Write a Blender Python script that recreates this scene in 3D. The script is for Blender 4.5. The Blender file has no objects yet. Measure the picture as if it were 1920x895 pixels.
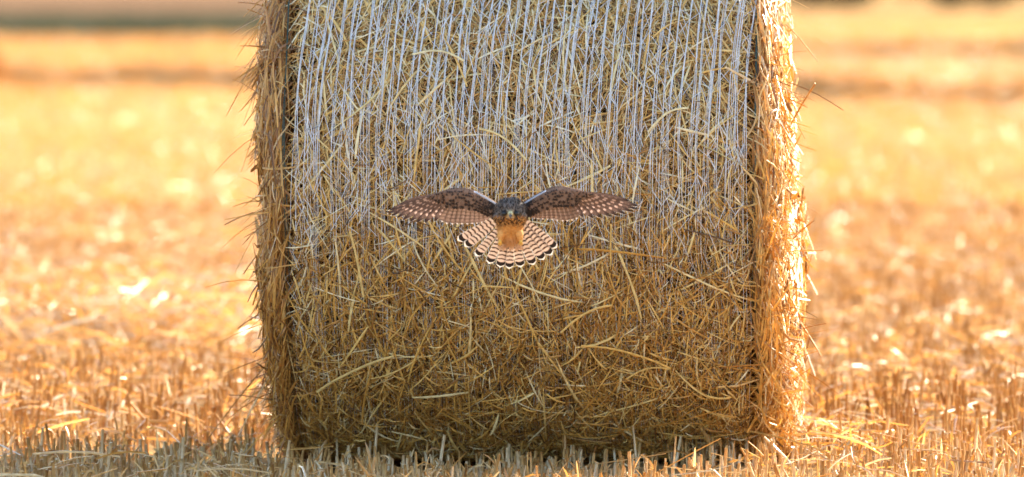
import bpy, math, random
import numpy as np
from mathutils import Vector
rng = np.random.default_rng(11)
random.seed(5)
scene = bpy.context.scene
COL = scene.collection
PI = math.pi
R = math.radians

# ------------------------------------------------------------------ camera, sky, sun, exposure
CAM_Y, CAM_Z = -18.0, 1.25
cam_d = bpy.data.cameras.new('camera')
cam = bpy.data.objects.new('camera', cam_d)
COL.objects.link(cam)
scene.camera = cam
cam.location = (0.0, CAM_Y, CAM_Z)
cam_d.sensor_width = 36.0
cam_d.lens = 36.0 * 18.0 / 2.65
cam.rotation_euler = (R(90 - 2.14), 0, 0)
cam_d.clip_start = 0.1
cam_d.clip_end = 6000
cam_d.dof.use_dof = True
cam_d.dof.focus_distance = 17.0
cam_d.dof.aperture_fstop = 3.5

SUN_ELEV, SUN_AZ = 23.0, 45.0          # degrees; azimuth from +Y (away from camera) towards +X (right)
world = bpy.data.worlds.new('World')
scene.world = world
world.use_nodes = True
wn = world.node_tree.nodes
wl = world.node_tree.links
sky = wn.new('ShaderNodeTexSky')
sky.sky_type = 'NISHITA'
sky.sun_disc = False
sky.sun_elevation = R(SUN_ELEV)
sky.sun_rotation = R(SUN_AZ)
sky.dust_density = 2.0
sky.air_density = 1.0
wl.new(sky.outputs[0], wn['Background'].inputs['Color'])
wn['Background'].inputs['Strength'].default_value = 0.15

sun_d = bpy.data.lights.new('sun', 'SUN')
sun_d.energy = 3.75
sun_d.angle = R(0.55)
sun_d.color = (1.0, 0.83, 0.60)
sun = bpy.data.objects.new('sun', sun_d)
COL.objects.link(sun)
sdir = Vector((math.sin(R(SUN_AZ)) * math.cos(R(SUN_ELEV)), math.cos(R(SUN_AZ)) * math.cos(R(SUN_ELEV)), math.sin(R(SUN_ELEV))))
sun.rotation_euler = (-sdir).to_track_quat('-Z', 'Y').to_euler()
sun.location = sdir * 40

scene.view_settings.view_transform = 'Standard'
scene.view_settings.look = 'None'
scene.view_settings.gamma = 1.0
scene.view_settings.exposure = 2.15
scene.view_settings.use_curve_mapping = False
scene.render.engine = 'CYCLES'
scene.cycles.max_bounces = 8

# ------------------------------------------------------------------ helpers
def tag(o, label=None, cat=None, group=None, kind=None):
    if label: o['label'] = label
    if cat: o['category'] = cat
    if group: o['group'] = group
    if kind: o['kind'] = kind
    return o

def empty(name, loc=(0, 0, 0)):
    o = bpy.data.objects.new(name, None)
    o.location = loc
    o.empty_display_size = 0.1
    COL.objects.link(o)
    return o

def mesh_np(name, V, F, mat, parent=None, attrs=None, uv=None, smooth=False):
    """V (n,3); F list of int arrays (m,k) with the same k each; attrs dict name->(n,) floats; uv (n,2) per vertex"""
    me = bpy.data.meshes.new(name)
    if not isinstance(F, list): F = [F]
    F = [f for f in F if len(f)]
    me.vertices.add(len(V))
    me.vertices.foreach_set('co', np.ascontiguousarray(V, dtype=np.float32).ravel())
    loops = np.concatenate([f.ravel() for f in F]).astype(np.int32)
    sizes = np.concatenate([np.full(len(f), f.shape[1], dtype=np.int32) for f in F])
    starts = np.concatenate([[0], np.cumsum(sizes)[:-1]]).astype(np.int32)
    me.loops.add(len(loops))
    me.loops.foreach_set('vertex_index', loops)
    me.polygons.add(len(sizes))
    me.polygons.foreach_set('loop_start', starts)
    me.polygons.foreach_set('loop_total', sizes)
    if smooth:
        me.polygons.foreach_set('use_smooth', np.ones(len(sizes), dtype=bool))
    me.update(calc_edges=True)
    if attrs:
        for k, a in attrs.items():
            at = me.attributes.new(k, 'FLOAT', 'POINT')
            at.data.foreach_set('value', np.ascontiguousarray(a, dtype=np.float32))
    if uv is not None:
        ul = me.uv_layers.new(name='UVMap')
        ul.data.foreach_set('uv', np.ascontiguousarray(uv[loops], dtype=np.float32).ravel())
    me.validate()
    me.materials.append(mat)
    o = bpy.data.objects.new(name, me)
    COL.objects.link(o)
    if parent: o.parent = parent
    return o

def norm(v):
    return v / np.maximum(np.linalg.norm(v, axis=-1, keepdims=True), 1e-9)

def ribbons(C, W, N, fold=0.45):
    """C (n,k,3) centre lines, W (n,k) half widths, N (n,k,3) normals: V-folded straw blades"""
    n, k, _ = C.shape
    T = norm(np.gradient(C, axis=1))
    S = norm(np.cross(T, N))
    U = norm(np.cross(S, T))
    w = W[..., None]
    V = np.stack([C - S * w, C + U * w * fold, C + S * w], axis=2)      # n,k,3,3
    idx = np.arange(n * k * 3).reshape(n, k, 3)
    q = []
    for j in (0, 1):
        q.append(np.stack([idx[:, :-1, j], idx[:, :-1, j + 1], idx[:, 1:, j + 1], idx[:, 1:, j]], -1).reshape(-1, 4))
    return V.reshape(-1, 3), np.concatenate(q), 3 * k

def tubes(C, Rr, ns=4):
    """C (n,k,3) centre lines, Rr (n,k) radii: tubes with caps at the end"""
    n, k, _ = C.shape
    T = norm(np.gradient(C, axis=1))
    ref = np.where(np.abs(T[..., 2:3]) > 0.8, np.array([1.0, 0, 0]), np.array([0, 0, 1.0]))
    A = norm(np.cross(T, ref)); B = np.cross(T, A)
    a = np.arange(ns) / ns * 2 * PI
    V = C[:, :, None, :] + Rr[:, :, None, None] * (A[:, :, None, :] * np.cos(a)[None, None, :, None] + B[:, :, None, :] * np.sin(a)[None, None, :, None])
    idx = np.arange(n * k * ns).reshape(n, k, ns)
    nx = np.roll(idx, -1, axis=2)
    q = np.stack([idx[:, :-1], nx[:, :-1], nx[:, 1:], idx[:, 1:]], -1).reshape(-1, 4)
    F = [q]
    if ns == 4: F.append(idx[:, -1].reshape(-1, 4)[:, ::-1])
    else: F.append(idx[:, -1].reshape(-1, ns)[:, ::-1])
    return V.reshape(-1, 3), F, ns * k

# ------------------------------------------------------------------ materials
def new_mat(name):
    m = bpy.data.materials.new(name)
    m.use_nodes = True
    nt = m.node_tree
    nt.nodes.clear()
    out = nt.nodes.new('ShaderNodeOutputMaterial')
    return m, nt, out

def ramp(nt, stops, interp='LINEAR'):
    r = nt.nodes.new('ShaderNodeValToRGB')
    r.color_ramp.interpolation = interp
    e = r.color_ramp.elements
    while len(e) > 1: e.remove(e[-1])
    e[0].position = stops[0][0]; e[0].color = (*stops[0][1], 1)
    for p, c in stops[1:]:
        x = e.new(p); x.color = (*c, 1)
    return r

def principled(nt, rough=0.5, spec=0.5):
    b = nt.nodes.new('ShaderNodeBsdfPrincipled')
    b.inputs['Roughness'].default_value = rough
    b.inputs['Specular IOR Level'].default_value = spec
    return b

def math_n(nt, op, a, b=None, c=None):
    n = nt.nodes.new('ShaderNodeMath'); n.operation = op
    for i, v in enumerate((a, b, c)):
        if v is None: continue
        if isinstance(v, (int, float)): n.inputs[i].default_value = v
        else: nt.links.new(v, n.inputs[i])
    return n.outputs[0]

def mixc(nt, fac, a, b, mode='MIX'):
    n = nt.nodes.new('ShaderNodeMix'); n.data_type = 'RGBA'; n.blend_type = mode
    for s, v in ((n.inputs[0], fac), (n.inputs[6], a), (n.inputs[7], b)):
        if isinstance(v, (int, float)): s.default_value = v
        elif isinstance(v, tuple): s.default_value = (*v, 1)
        else: nt.links.new(v, s)
    return n.outputs[2]

def noise(nt, scale, detail=3, vec=None, rough=0.5):
    n = nt.nodes.new('ShaderNodeTexNoise')
    n.inputs['Scale'].default_value = scale
    n.inputs['Detail'].default_value = detail
    n.inputs['Roughness'].default_value = rough
    if vec is not None: nt.links.new(vec, n.inputs['Vector'])
    return n

def straw_mat(name, stops, rough=0.42, spec=0.5, transl=0.3, tcol=(1.0, 0.72, 0.34)):
    """each stalk has its own attribute 'rnd' that picks its shade"""
    m, nt, out = new_mat(name)
    at = nt.nodes.new('ShaderNodeAttribute'); at.attribute_name = 'rnd'
    rp = ramp(nt, stops)
    nt.links.new(at.outputs['Fac'], rp.inputs[0])
    tc = nt.nodes.new('ShaderNodeTexCoord')
    nz = noise(nt, 60, 3, tc.outputs['Object'])
    r2 = ramp(nt, [(0.3, (0.72, 0.68, 0.62)), (0.7, (1.08, 1.06, 1.02))])
    nt.links.new(nz.outputs['Fac'], r2.inputs[0])
    col = mixc(nt, 1.0, rp.outputs[0], r2.outputs[0], 'MULTIPLY')
    b = principled(nt, rough, spec)
    mr = nt.nodes.new('ShaderNodeMapRange'); mr.inputs['From Min'].default_value = .55; mr.inputs['From Max'].default_value = 1.0
    mr.inputs['To Min'].default_value = rough; mr.inputs['To Max'].default_value = .2
    nt.links.new(at.outputs['Fac'], mr.inputs['Value']); nt.links.new(mr.outputs[0], b.inputs['Roughness'])
    nt.links.new(col, b.inputs['Base Color'])
    tr = nt.nodes.new('ShaderNodeBsdfTranslucent')
    tcx = mixc(nt, 1.0, col, tcol, 'MULTIPLY')
    nt.links.new(tcx, tr.inputs['Color'])
    mx = nt.nodes.new('ShaderNodeMixShader')
    mx.inputs[0].default_value = transl
    nt.links.new(b.outputs[0], mx.inputs[1]); nt.links.new(tr.outputs[0], mx.inputs[2])
    nt.links.new(mx.outputs[0], out.inputs[0])
    return m

M = {}
M['straw'] = straw_mat('bale_straw', [(0.0, (0.10, 0.045, 0.012)), (0.16, (0.28, 0.135, 0.035)), (0.42, (0.58, 0.31, 0.07)), (0.66, (0.72, 0.46, 0.13)), (0.85, (0.74, 0.58, 0.26)), (1.0, (0.82, 0.74, 0.50))], 0.4, 0.5, 0.12)
M['straw_end'] = straw_mat('bale_end_straw', [(0.0, (0.16, 0.075, 0.025)), (0.2, (0.38, 0.175, 0.045)), (0.55, (0.60, 0.32, 0.075)), (0.85, (0.71, 0.46, 0.15)), (1.0, (0.78, 0.64, 0.42))], 0.42, 0.5, 0.22)
M['stubble'] = straw_mat('stubble_straw', [(0.0, (0.24, 0.115, 0.04)), (0.25, (0.46, 0.25, 0.085)), (0.6, (0.63, 0.395, 0.15)), (0.88, (0.74, 0.54, 0.26)), (1.0, (0.84, 0.74, 0.52))], 0.36, 0.55, 0.35)

def ground_mat():
    m, nt, out = new_mat('stubble_ground')
    tc = nt.nodes.new('ShaderNodeTexCoord')
    n1 = noise(nt, 0.35, 4, tc.outputs['Object'])
    n2 = noise(nt, 9.0, 5, tc.outputs['Object'], 0.65)
    r1 = ramp(nt, [(0.3, (0.27, 0.155, 0.07)), (0.5, (0.44, 0.28, 0.13)), (0.7, (0.55, 0.385, 0.19))])
    r2 = ramp(nt, [(0.3, (0.55, 0.5, 0.45)), (0.7, (1.15, 1.12, 1.05))])
    nt.links.new(n1.outputs['Fac'], r1.inputs[0]); nt.links.new(n2.outputs['Fac'], r2.inputs[0])
    c = mixc(nt, 1.0, r1.outputs[0], r2.outputs[0], 'MULTIPLY')
    b = principled(nt, 1.0, 0.0)
    nt.links.new(c, b.inputs['Base Color'])
    bp = nt.nodes.new('ShaderNodeBump'); bp.inputs['Strength'].default_value = 0.8; bp.inputs['Distance'].default_value = 0.05
    nt.links.new(n2.outputs['Fac'], bp.inputs['Height']); nt.links.new(bp.outputs[0], b.inputs['Normal'])
    nt.links.new(b.outputs[0], out.inputs[0])
    return m
M['ground'] = ground_mat()

def simple_noise_mat(name, c0, c1, scale, rough=0.7, spec=0.3, bump=0.0, transl=0.0):
    m, nt, out = new_mat(name)
    tc = nt.nodes.new('ShaderNodeTexCoord')
    n1 = noise(nt, scale, 4, tc.outputs['Object'])
    r1 = ramp(nt, [(0.3, c0), (0.7, c1)])
    nt.links.new(n1.outputs['Fac'], r1.inputs[0])
    b = principled(nt, rough, spec)
    nt.links.new(r1.outputs[0], b.inputs['Base Color'])
    if bump:
        bp = nt.nodes.new('ShaderNodeBump'); bp.inputs['Strength'].default_value = bump
        nt.links.new(n1.outputs['Fac'], bp.inputs['Height']); nt.links.new(bp.outputs[0], b.inputs['Normal'])
    if transl:
        tr = nt.nodes.new('ShaderNodeBsdfTranslucent')
        nt.links.new(r1.outputs[0], tr.inputs['Color'])
        mx = nt.nodes.new('ShaderNodeMixShader'); mx.inputs[0].default_value = transl
        nt.links.new(b.outputs[0], mx.inputs[1]); nt.links.new(tr.outputs[0], mx.inputs[2])
        nt.links.new(mx.outputs[0], out.inputs[0])
    else:
        nt.links.new(b.outputs[0], out.inputs[0])
    return m
M['far_field'] = simple_noise_mat('far_field_soil', (0.15, 0.09, 0.055), (0.22, 0.135, 0.08), 0.05, 1.0, 0.0)
M['core'] = simple_noise_mat('bale_core', (0.03, 0.015, 0.006), (0.09, 0.05, 0.018), 40, 0.85, 0.2, 0.8)  # straw kept near-black, shade of the gaps between stalks put into the colour
M['net'] = simple_noise_mat('net_plastic', (0.56, 0.57, 0.57), (0.80, 0.81, 0.82), 50, 0.35, 0.5, 0, 0.25)
M['edge'] = simple_noise_mat('net_edge_plastic', (0.012, 0.03, 0.02), (0.03, 0.06, 0.04), 30, 0.5, 0.4)
M['grass'] = simple_noise_mat('verge_grass', (0.035, 0.04, 0.02), (0.085, 0.082, 0.042), 0.6, 0.7, 0.3, 0, 0.3)
M['leaf'] = simple_noise_mat('hedge_leaf', (0.022, 0.04, 0.014), (0.055, 0.085, 0.03), 1.2, 0.6, 0.4, 0, 0.25)
M['bark'] = simple_noise_mat('hedge_bark', (0.06, 0.045, 0.03), (0.12, 0.09, 0.06), 8, 0.9, 0.2, 0.6)

# ------------------------------------------------------------------ ground
def bumps(x, y):
    return 0.012 * np.sin(x * 1.7 + 0.6) * np.cos(y * 1.3) + 0.008 * np.sin(x * 4.1 + y * 2.3)

def build_ground():
    xs = np.concatenate([-np.geomspace(1500, 9, 14), np.linspace(-8, 8, 65), np.geomspace(9, 1500, 14)])
    ys = np.concatenate([[-200, -100, -60, -30], np.linspace(-20, 30, 160), np.geomspace(31, 3000, 26)])
    X, Y = np.meshgrid(xs, ys)
    fade = np.clip((60 - np.abs(Y)) / 60, 0, 1)
    Z = bumps(X, Y) * fade
    V = np.stack([X, Y, Z], -1).reshape(-1, 3)
    nx, ny = len(xs), len(ys)
    i = np.arange(nx * ny).reshape(ny, nx)
    F = np.stack([i[:-1, :-1], i[:-1, 1:], i[1:, 1:], i[1:, :-1]], -1).reshape(-1, 4)
    o = mesh_np('ground', V, F, M['ground'], smooth=True)
    tag(o, 'golden harvested ground of the stubble field', 'ground', kind='structure')
build_ground()

def far_field():
    X0, X1, Y0, Y1 = -200.0, 1.5, 172.0, 1500.0
    V = np.array([[X0, Y0, .03], [X1, Y0, .03], [X1 + 60, Y1, .03], [X0 - 600, Y1, .03]])
    o = mesh_np('far_field', V, np.array([[0, 1, 2, 3]]), M['far_field'])
    tag(o, 'brown field beyond the green verge on the left', 'field', kind='structure')
far_field()

def bare_strip():
    V = np.array([[1.0, 47.0, .012], [60, 44.0, .012], [90, 122.0, .012], [1.0, 118.0, .012]])
    o = mesh_np('bare_strip', V, np.array([[0, 1, 2, 3]]), M['strip'])
    tag(o, 'browner raked strip of field behind the bale at right', 'field', kind='structure')
M['strip'] = simple_noise_mat('raked_ground', (0.16, 0.09, 0.045), (0.32, 0.19, 0.095), 0.5, 1.0, 0.0)
bare_strip()

# ------------------------------------------------------------------ stubble (nobody could count it)
ROW_SLOPE = 0.028
def halfwidth(D, m): return 1.33 * D / 18.0 + m

def scatter(D0, D1, density, margin, row=0.2, jit=0.032):
    area = sum((2 * halfwidth(d, margin)) for d in np.linspace(D0, D1, 50)) / 50 * (D1 - D0)
    n = int(area * density)
    hw = halfwidth(D1, margin)
    # distance drawn so that density is even over a trapezoid
    u = rng.random(int(n * 2.2))
    D = D0 + (D1 - D0) * rng.random(len(u))
    x = (rng.random(len(u)) * 2 - 1) * hw
    keep = np.abs(x) < halfwidth(D, margin)
    D, x = D[keep], x[keep]
    D, x = D[:n], x[:n]
    if row:
        y = D + CAM_Y
        xr = x - ROW_SLOPE * y
        xr = np.round(xr / row) * row + rng.normal(0, jit, len(xr))
        x = xr + ROW_SLOPE * y
    return x, D + CAM_Y

def lowfreq(x, y):
    return 0.5 + 0.25 * np.sin(x * 1.1 + 0.7 * np.sin(y * .31)) + 0.25 * np.sin(y * 0.77 + x * 0.45 + 1.3)

def stubble_near():
    x, y = scatter(14.3, 36, 520, 1.3, 0.17, 0.036)
    xf, yf = scatter(15.2, 18.4, 420, 1.3, 0)
    x = np.concatenate([x, xf]); y = np.concatenate([y, yf])
    clump = np.sin(y * 9.0 + np.floor(x / .17) * 2.4) + np.sin(y * 4.1 + x * 3.0)
    k = rng.random(len(x)) < np.clip(0.62 + 0.28 * clump, 0.12, 1)
    k &= rng.random(len(x)) < np.interp(y, [1.5, 5, 18], [1, .62, .34])
    k &= ~((np.abs(x - .06) < 0.72) & (np.abs(y) < 0.26))
    x, y = x[k], y[k]
    n = len(x)
    h = rng.normal(0.10, 0.018, n) * (0.8 + 0.4 * lowfreq(x, y)) * np.interp(y, [-.6, .3, 1.5], [.56, .72, .95]) + (rng.random(n) < .04) * rng.random(n) * .07
    h = np.clip(h, 0.035, 0.22)
    lean = rng.normal(0, 0.10, (n, 2)) + (rng.random(n) < .12)[:, None] * rng.normal(0, .35, (n, 2))
    z0 = bumps(x, y)
    base = np.stack([x, y, z0 - .005], -1)
    top = base + np.stack([lean[:, 0] * h, lean[:, 1] * h, h], -1)
    C = np.stack([base, base * .5 + top * .5 + rng.normal(0, .002, (n, 3)), top], 1)
    rad = rng.uniform(0.0019, 0.0036, n) * np.interp(y, [0, 4], [1.22, 1])
    Rr = np.stack([rad * 1.15, rad, rad * .95], 1)
    V, F, per = tubes(C, Rr, 4)
    rnd = np.clip(rng.normal(0.52, 0.22, n) + np.interp(y, [-.3, 1.0], [.34, 0]), 0, 1)
    o = mesh_np('stubble', V, F, M['stubble'], attrs={'rnd': np.repeat(rnd, per)})
    tag(o, 'cut upright straw stubble across the near field', 'stubble', kind='stuff')
    # leaf sheaths peeling from the stems
    m = int(n * .5)
    s = rng.choice(n, m, replace=False)
    d = norm(np.concatenate([rng.normal(0, 1, (m, 2)), rng.uniform(.3, 2.2, (m, 1))], 1))
    L = rng.uniform(.03, .09, m)
    st = base[s] + (top[s] - base[s]) * rng.uniform(.2, .8, (m, 1))
    t = np.linspace(0, 1, 4)
    C = st[:, None] + d[:, None] * (L[:, None] * t)[..., None] - np.array([0, 0, 1.0]) * (L[:, None] * t ** 2 * rng.uniform(.0, .9, (m, 1)))[..., None]
    W = rng.uniform(.0018, .004, m)[:, None] * np.array([1, 1, .8, .15])
    N = norm(rng.normal(0, 1, (m, 1, 3)) + np.zeros((m, 4, 3)))
    V, F, per = ribbons(C, W, N)
    o = mesh_np('stubble_leaves', V, F, M['stubble'], attrs={'rnd': np.repeat(np.clip(rng.normal(.62, .22, m), 0, 1), per)})
    tag(o, 'dry leaf sheaths hanging on the near stubble stems', 'stubble', kind='stuff')
stubble_near()

def litter(name, x, y, zlo, zhi, Lr, wr, tilt, label, shade=.66):
    n = len(x)
    a = rng.random(n) * 2 * PI
    d = np.stack([np.cos(a), np.sin(a), rng.normal(0, tilt, n)], -1)
    d = norm(d)
    L = rng.uniform(*Lr, n)
    c = np.stack([x, y, rng.uniform(zlo, zhi, n)], -1)
    t = np.linspace(-.5, .5, 4)
    C = c[:, None] + d[:, None] * (L[:, None] * t)[..., None]
    C[..., 2] -= (L[:, None] * (t * 2) ** 2) * rng.uniform(-.03, .12, (n, 1))
    C[..., 2] = np.maximum(C[..., 2], .006)
    W = rng.uniform(*wr, n)[:, None] * np.array([.8, 1, 1, .7])
    N = norm(np.array([0, 0, 1.0]) + rng.normal(0, .7, (n, 1, 3)) + np.zeros((n, 4, 3)))
    V, F, per = ribbons(C, W, N, .6)
    o = mesh_np(name, V, F, M['stubble'], attrs={'rnd': np.repeat(np.clip(rng.normal(shade, .22, n), 0, 1), per)})
    tag(o, label, 'loose straw', kind='stuff')

x, y = scatter(14.3, 36, 260, 1.3, 0)
k = ~((np.abs(x - .05) < 0.72) & (np.abs(y) < 0.5)) & (rng.random(len(x)) < np.interp(y, [-.9, -.2, .6, 3], [.12, .14, .35, 1]))
x, y = x[k], y[k]
litter('loose_straw', x, y, .01, .09, (.05, .26), (.0018, .0042), .22, 'loose straw scattered low between the stubble rows')
# thick trail of bright chopped straw left of and behind the bale
nx_ = 5200
y = np.clip(rng.normal(6.6, .8, nx_), 4.2, 9.5)
x = rng.uniform(-3.8, -.4, nx_)
k = (lowfreq(x * 3.1, y * 2.2) > .42)
litter('straw_trail', x[k], y[k], .05, .17, (.06, .25), (.003, .006), .35, 'pale chopped straw lying in a trail behind the bale', .72)
# loose straw heaped at the foot of the sunlit end of the bale
n_ = 230
x = .74 + np.abs(rng.normal(0, .09, n_)); y = rng.normal(-.05, .36, n_)
litter('spilled_straw', x, y, .01, .10, (.05, .2), (.0018, .0036), .4, 'loose straw spilled beside the sunlit end of the bale', .75)

def stubble_mid():
    for D0, D1, dens, hh, ww, nm in ((36, 60, 210, .11, .0042, 'middle'), (60, 105, 90, .12, .007, 'farther'), (105, 190, 26, .13, .016, 'distant')):
        x, y = scatter(D0, D1, dens, 1.6, 0.42 if D0 < 60 else 0.7, 0.075 if D0 < 60 else .12)
        n = len(x)
        st = (x > 1.0) & (y > 48) & (y < 118)
        k = rng.random(n) < .15 + .85 * lowfreq(x * .9, y * .55)
        k &= ~st | (rng.random(n) < .13)
        x, y = x[k], y[k]; n = len(x)
        h = hh * rng.uniform(.6, 1.4, n)
        lean = rng.normal(0, .22, (n, 2))
        base = np.stack([x, y, np.zeros(n)], -1)
        top = base + np.stack([lean[:, 0] * h, lean[:, 1] * h, h], -1)
        C = np.stack([base, top], 1)
        W = np.stack([np.full(n, ww), np.full(n, ww * .8)], 1) * rng.uniform(.7, 1.3, (n, 1))
        a = rng.random(n) * 2 * PI
        N = np.repeat(np.stack([np.cos(a), np.sin(a), np.zeros(n)], -1)[:, None], 2, 1)
        V, F, per = ribbons(C, W, N, .8)
        rnd = np.clip(rng.normal(.55, .22, n) + .25 * (lowfreq(x * .5 + 2, y * .2) - .5), 0, 1)
        o = mesh_np('stubble', V, F, M['stubble'], attrs={'rnd': np.repeat(rnd, per)})
        tag(o, 'blurred straw stubble in the %s field behind the bale' % nm, 'stubble', kind='stuff')
        x, y = scatter(D0, D1, dens * .3, 1.6, 0)
        litter('loose_straw', x, y, .02, .12, (.1, .3), (ww * .7, ww * 1.3), .3, 'loose straw lying on the %s field behind the bale' % nm, .7)
stubble_mid()

# ------------------------------------------------------------------ windrows, verge, hedge
def windrow(p0, p1, hgt, wid, label, cat='windrow'):
    root = empty('straw_windrow', ((p0[0] + p1[0]) / 2, (p0[1] + p1[1]) / 2, 0))
    o0 = np.array(root.location)
    ns, na = 90, 9
    t = np.linspace(0, 1, ns)
    a = np.linspace(0, PI, na)
    d = norm(np.array([p1[0] - p0[0], p1[1] - p0[1], 0.0])); s = np.array([-d[1], d[0], 0])
    L = np.linalg.norm(np.array(p1) - np.array(p0))
    c = np.array([*p0, 0.0]) + d * (t * L)[:, None]
    hh = hgt * (.85 + .15 * np.sin(t * L * .9) + .12 * np.sin(t * L * 2.3 + 1)) * np.clip(np.minimum(t, 1 - t) * L * 1.2 + .15, 0, 1)
    V = c[:, None] + s * (np.cos(a) * wid / 2)[None, :, None] + np.array([0, 0, 1.0]) * (np.sin(a)[None, :] * hh[:, None])[..., None] - o0
    i = np.arange(ns * na).reshape(ns, na)
    F = np.stack([i[:-1, :-1], i[1:, :-1], i[1:, 1:], i[:-1, 1:]], -1).reshape(-1, 4)
    mesh_np('straw_heap', V.reshape(-1, 3), F, M['ground'], root, smooth=True)
    n = int(L * 420)
    tt = rng.random(n); aa = rng.random(n) * PI
    cc = np.array([*p0, 0.0]) + d * (tt * L)[:, None] + s * (np.cos(aa) * wid / 2)[:, None] + np.array([0, 0, 1.0]) * (np.sin(aa) * np.interp(tt, t, hh) + .02)[:, None] - o0
    dd = norm(rng.normal(0, 1, (n, 3)) * np.array([1, 1, .45]))
    LL = rng.uniform(.12, .4, n)
    q = np.linspace(-.5, .5, 3)
    C = cc[:, None] + dd[:, None] * (LL[:, None] * q)[..., None]
    W = np.repeat(rng.uniform(.004, .009, n)[:, None], 3, 1)
    V, F, per = ribbons(C, W, norm(rng.normal(0, 1, (n, 1, 3)) + np.zeros((n, 3, 3))))
    so = mesh_np('straw', V, F, M['stubble'], root, attrs={'rnd': np.repeat(np.clip(rng.normal(.45, .2, n), 0, 1), per)})
    tag(so, kind='stuff')
    tag(root, label, cat, 'rows of raked straw behind the bale')
windrow((-8.5, 62.0), (.3, 56.0), .34, 1.3, 'blurred orange row of raked straw left of the bale, below the green verge')
windrow((.9, 54.0), (8.5, 48.0), .26, 1.3, 'nearer of two blurred rows of raked straw right of the bale')
windrow((1.2, 95.0), (13.0, 88.0), .30, 1.5, 'farther, upper of two blurred rows of raked straw right of the bale')

def small_heap():
    root = empty('straw_heap', (-6.02, 57.0, 0))
    n = 2600
    a = rng.random(n) * 2 * PI; rr = np.sqrt(rng.random(n)); el = np.arccos(rng.random(n))
    c = np.stack([np.cos(a) * np.sin(el) * .55, np.sin(a) * np.sin(el) * .55, np.cos(el) * .62], -1)
    d = norm(rng.normal(0, 1, (n, 3)))
    L = rng.uniform(.12, .35, n); q = np.linspace(-.5, .5, 3)
    C = c[:, None] + d[:, None] * (L[:, None] * q)[..., None]
    C[..., 2] = np.maximum(C[..., 2], .01)
    V, F, per = ribbons(C, np.repeat(rng.uniform(.004, .008, n)[:, None], 3, 1), norm(rng.normal(0, 1, (n, 1, 3)) + np.zeros((n, 3, 3))))
    tag(mesh_np('straw', V, F, M['stubble'], root, attrs={'rnd': np.repeat(np.clip(rng.normal(.3, .2, n), 0, 1), per)}), kind='stuff')
    u = np.linspace(0, 2 * PI, 17)[:-1]; w = np.linspace(0, PI / 2, 6)
    U, W = np.meshgrid(u, w)
    V = np.stack([np.cos(U) * np.cos(W) * .53 * (1 + .08 * np.sin(3 * U)), np.sin(U) * np.cos(W) * .53, np.sin(W) * .6], -1).reshape(-1, 3)
    i = np.arange(16 * 6).reshape(6, 16)
    F = np.stack([i[:-1], np.roll(i, -1, 1)[:-1], np.roll(i, -1, 1)[1:], i[1:]], -1).reshape(-1, 4)
    mesh_np('heap_core', V, F, M['core'], root, smooth=True)
    tag(root, 'dark orange blurred straw heap cut by the left picture edge', 'straw heap')
small_heap()

def verge():
    n = 42000
    x = rng.uniform(-26, 1.5, n); y = rng.uniform(118, 172, n)
    k = rng.random(n) < .45 + .55 * lowfreq(x * 1.3, y * .4)
    x, y = x[k], y[k]; n = len(x)
    h = rng.uniform(.22, .5, n)
    lean = rng.normal(0, .35, (n, 2))
    b = np.stack([x, y, np.zeros(n)], -1)
    C = np.stack([b, b + np.stack([lean[:, 0] * h * .4, lean[:, 1] * h * .4, h * .6], -1), b + np.stack([lean[:, 0] * h, lean[:, 1] * h, h * .95], -1)], 1)
    W = rng.uniform(.012, .03, n)[:, None] * np.array([1, .9, .15])
    a = rng.random(n) * 2 * PI
    N = np.repeat(np.stack([np.cos(a), np.sin(a), np.zeros(n)], -1)[:, None], 3, 1)
    V, F, per = ribbons(C, W, N)
    o = mesh_np('grass_verge', V, F, M['grass'])
    tag(o, 'blurred strip of green grass crossing the field at left', 'grass', kind='stuff')
    V = np.array([[-200, 118, .02], [1.5, 118, .02], [1.8, 172, .02], [-200, 172, .02]])
    o = mesh_np('verge_ground', V, np.array([[0, 1, 2, 3]]), M['grass'])
    tag(o, 'green ground of the grass verge at left', 'ground', kind='structure')
verge()

def bush(x, y, rx, rz, label):
    root = empty('hedge_bush', (x, y, 0))
    trunks = []
    for i in range(7):
        a = i / 7 * 2 * PI
        top = np.array([math.cos(a) * rx * .55, math.sin(a) * rx * .4, rz * (1.1 + .3 * random.random())])
        mid = top * np.array([.45, .45, .5])
        trunks.append(np.stack([np.array([math.cos(a) * .2, math.sin(a) * .2, -.05]), mid, top]))
    C = np.stack(trunks)
    V, F, per = tubes(C, np.tile(np.array([[.16, .09, .03]]), (7, 1)), 6)
    mesh_np('trunk', V, F, M['bark'], root, smooth=True)
    n = 5200
    cl = norm(rng.normal(0, 1, (60, 3))) * (rng.random((60, 1)) ** .4) * np.array([rx, rx * .6, rz * .9]) + np.array([0, 0, rz])
    cc = cl[rng.integers(0, 60, n)] + rng.normal(0, .16, (n, 3)) * np.array([rx, rx * .7, rz])
    cc[:, 2] = np.maximum(cc[:, 2], .1)
    d = norm(rng.normal(0, 1, (n, 3)))
    L = rng.uniform(.12, .3, n); q = np.linspace(-.5, .5, 3)
    Cc = cc[:, None] + d[:, None] * (L[:, None] * q)[..., None]
    V, F, per = ribbons(Cc, rng.uniform(.05, .1, n)[:, None] * np.array([.3, 1, .15]), norm(rng.normal(0, 1, (n, 1, 3)) + np.zeros((n, 3, 3))), .25)
    tag(mesh_np('crown', V, F, M['leaf'], root), kind='stuff')
    tag(root, label, 'hedge', 'hedge bushes on the far field edge')
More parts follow.
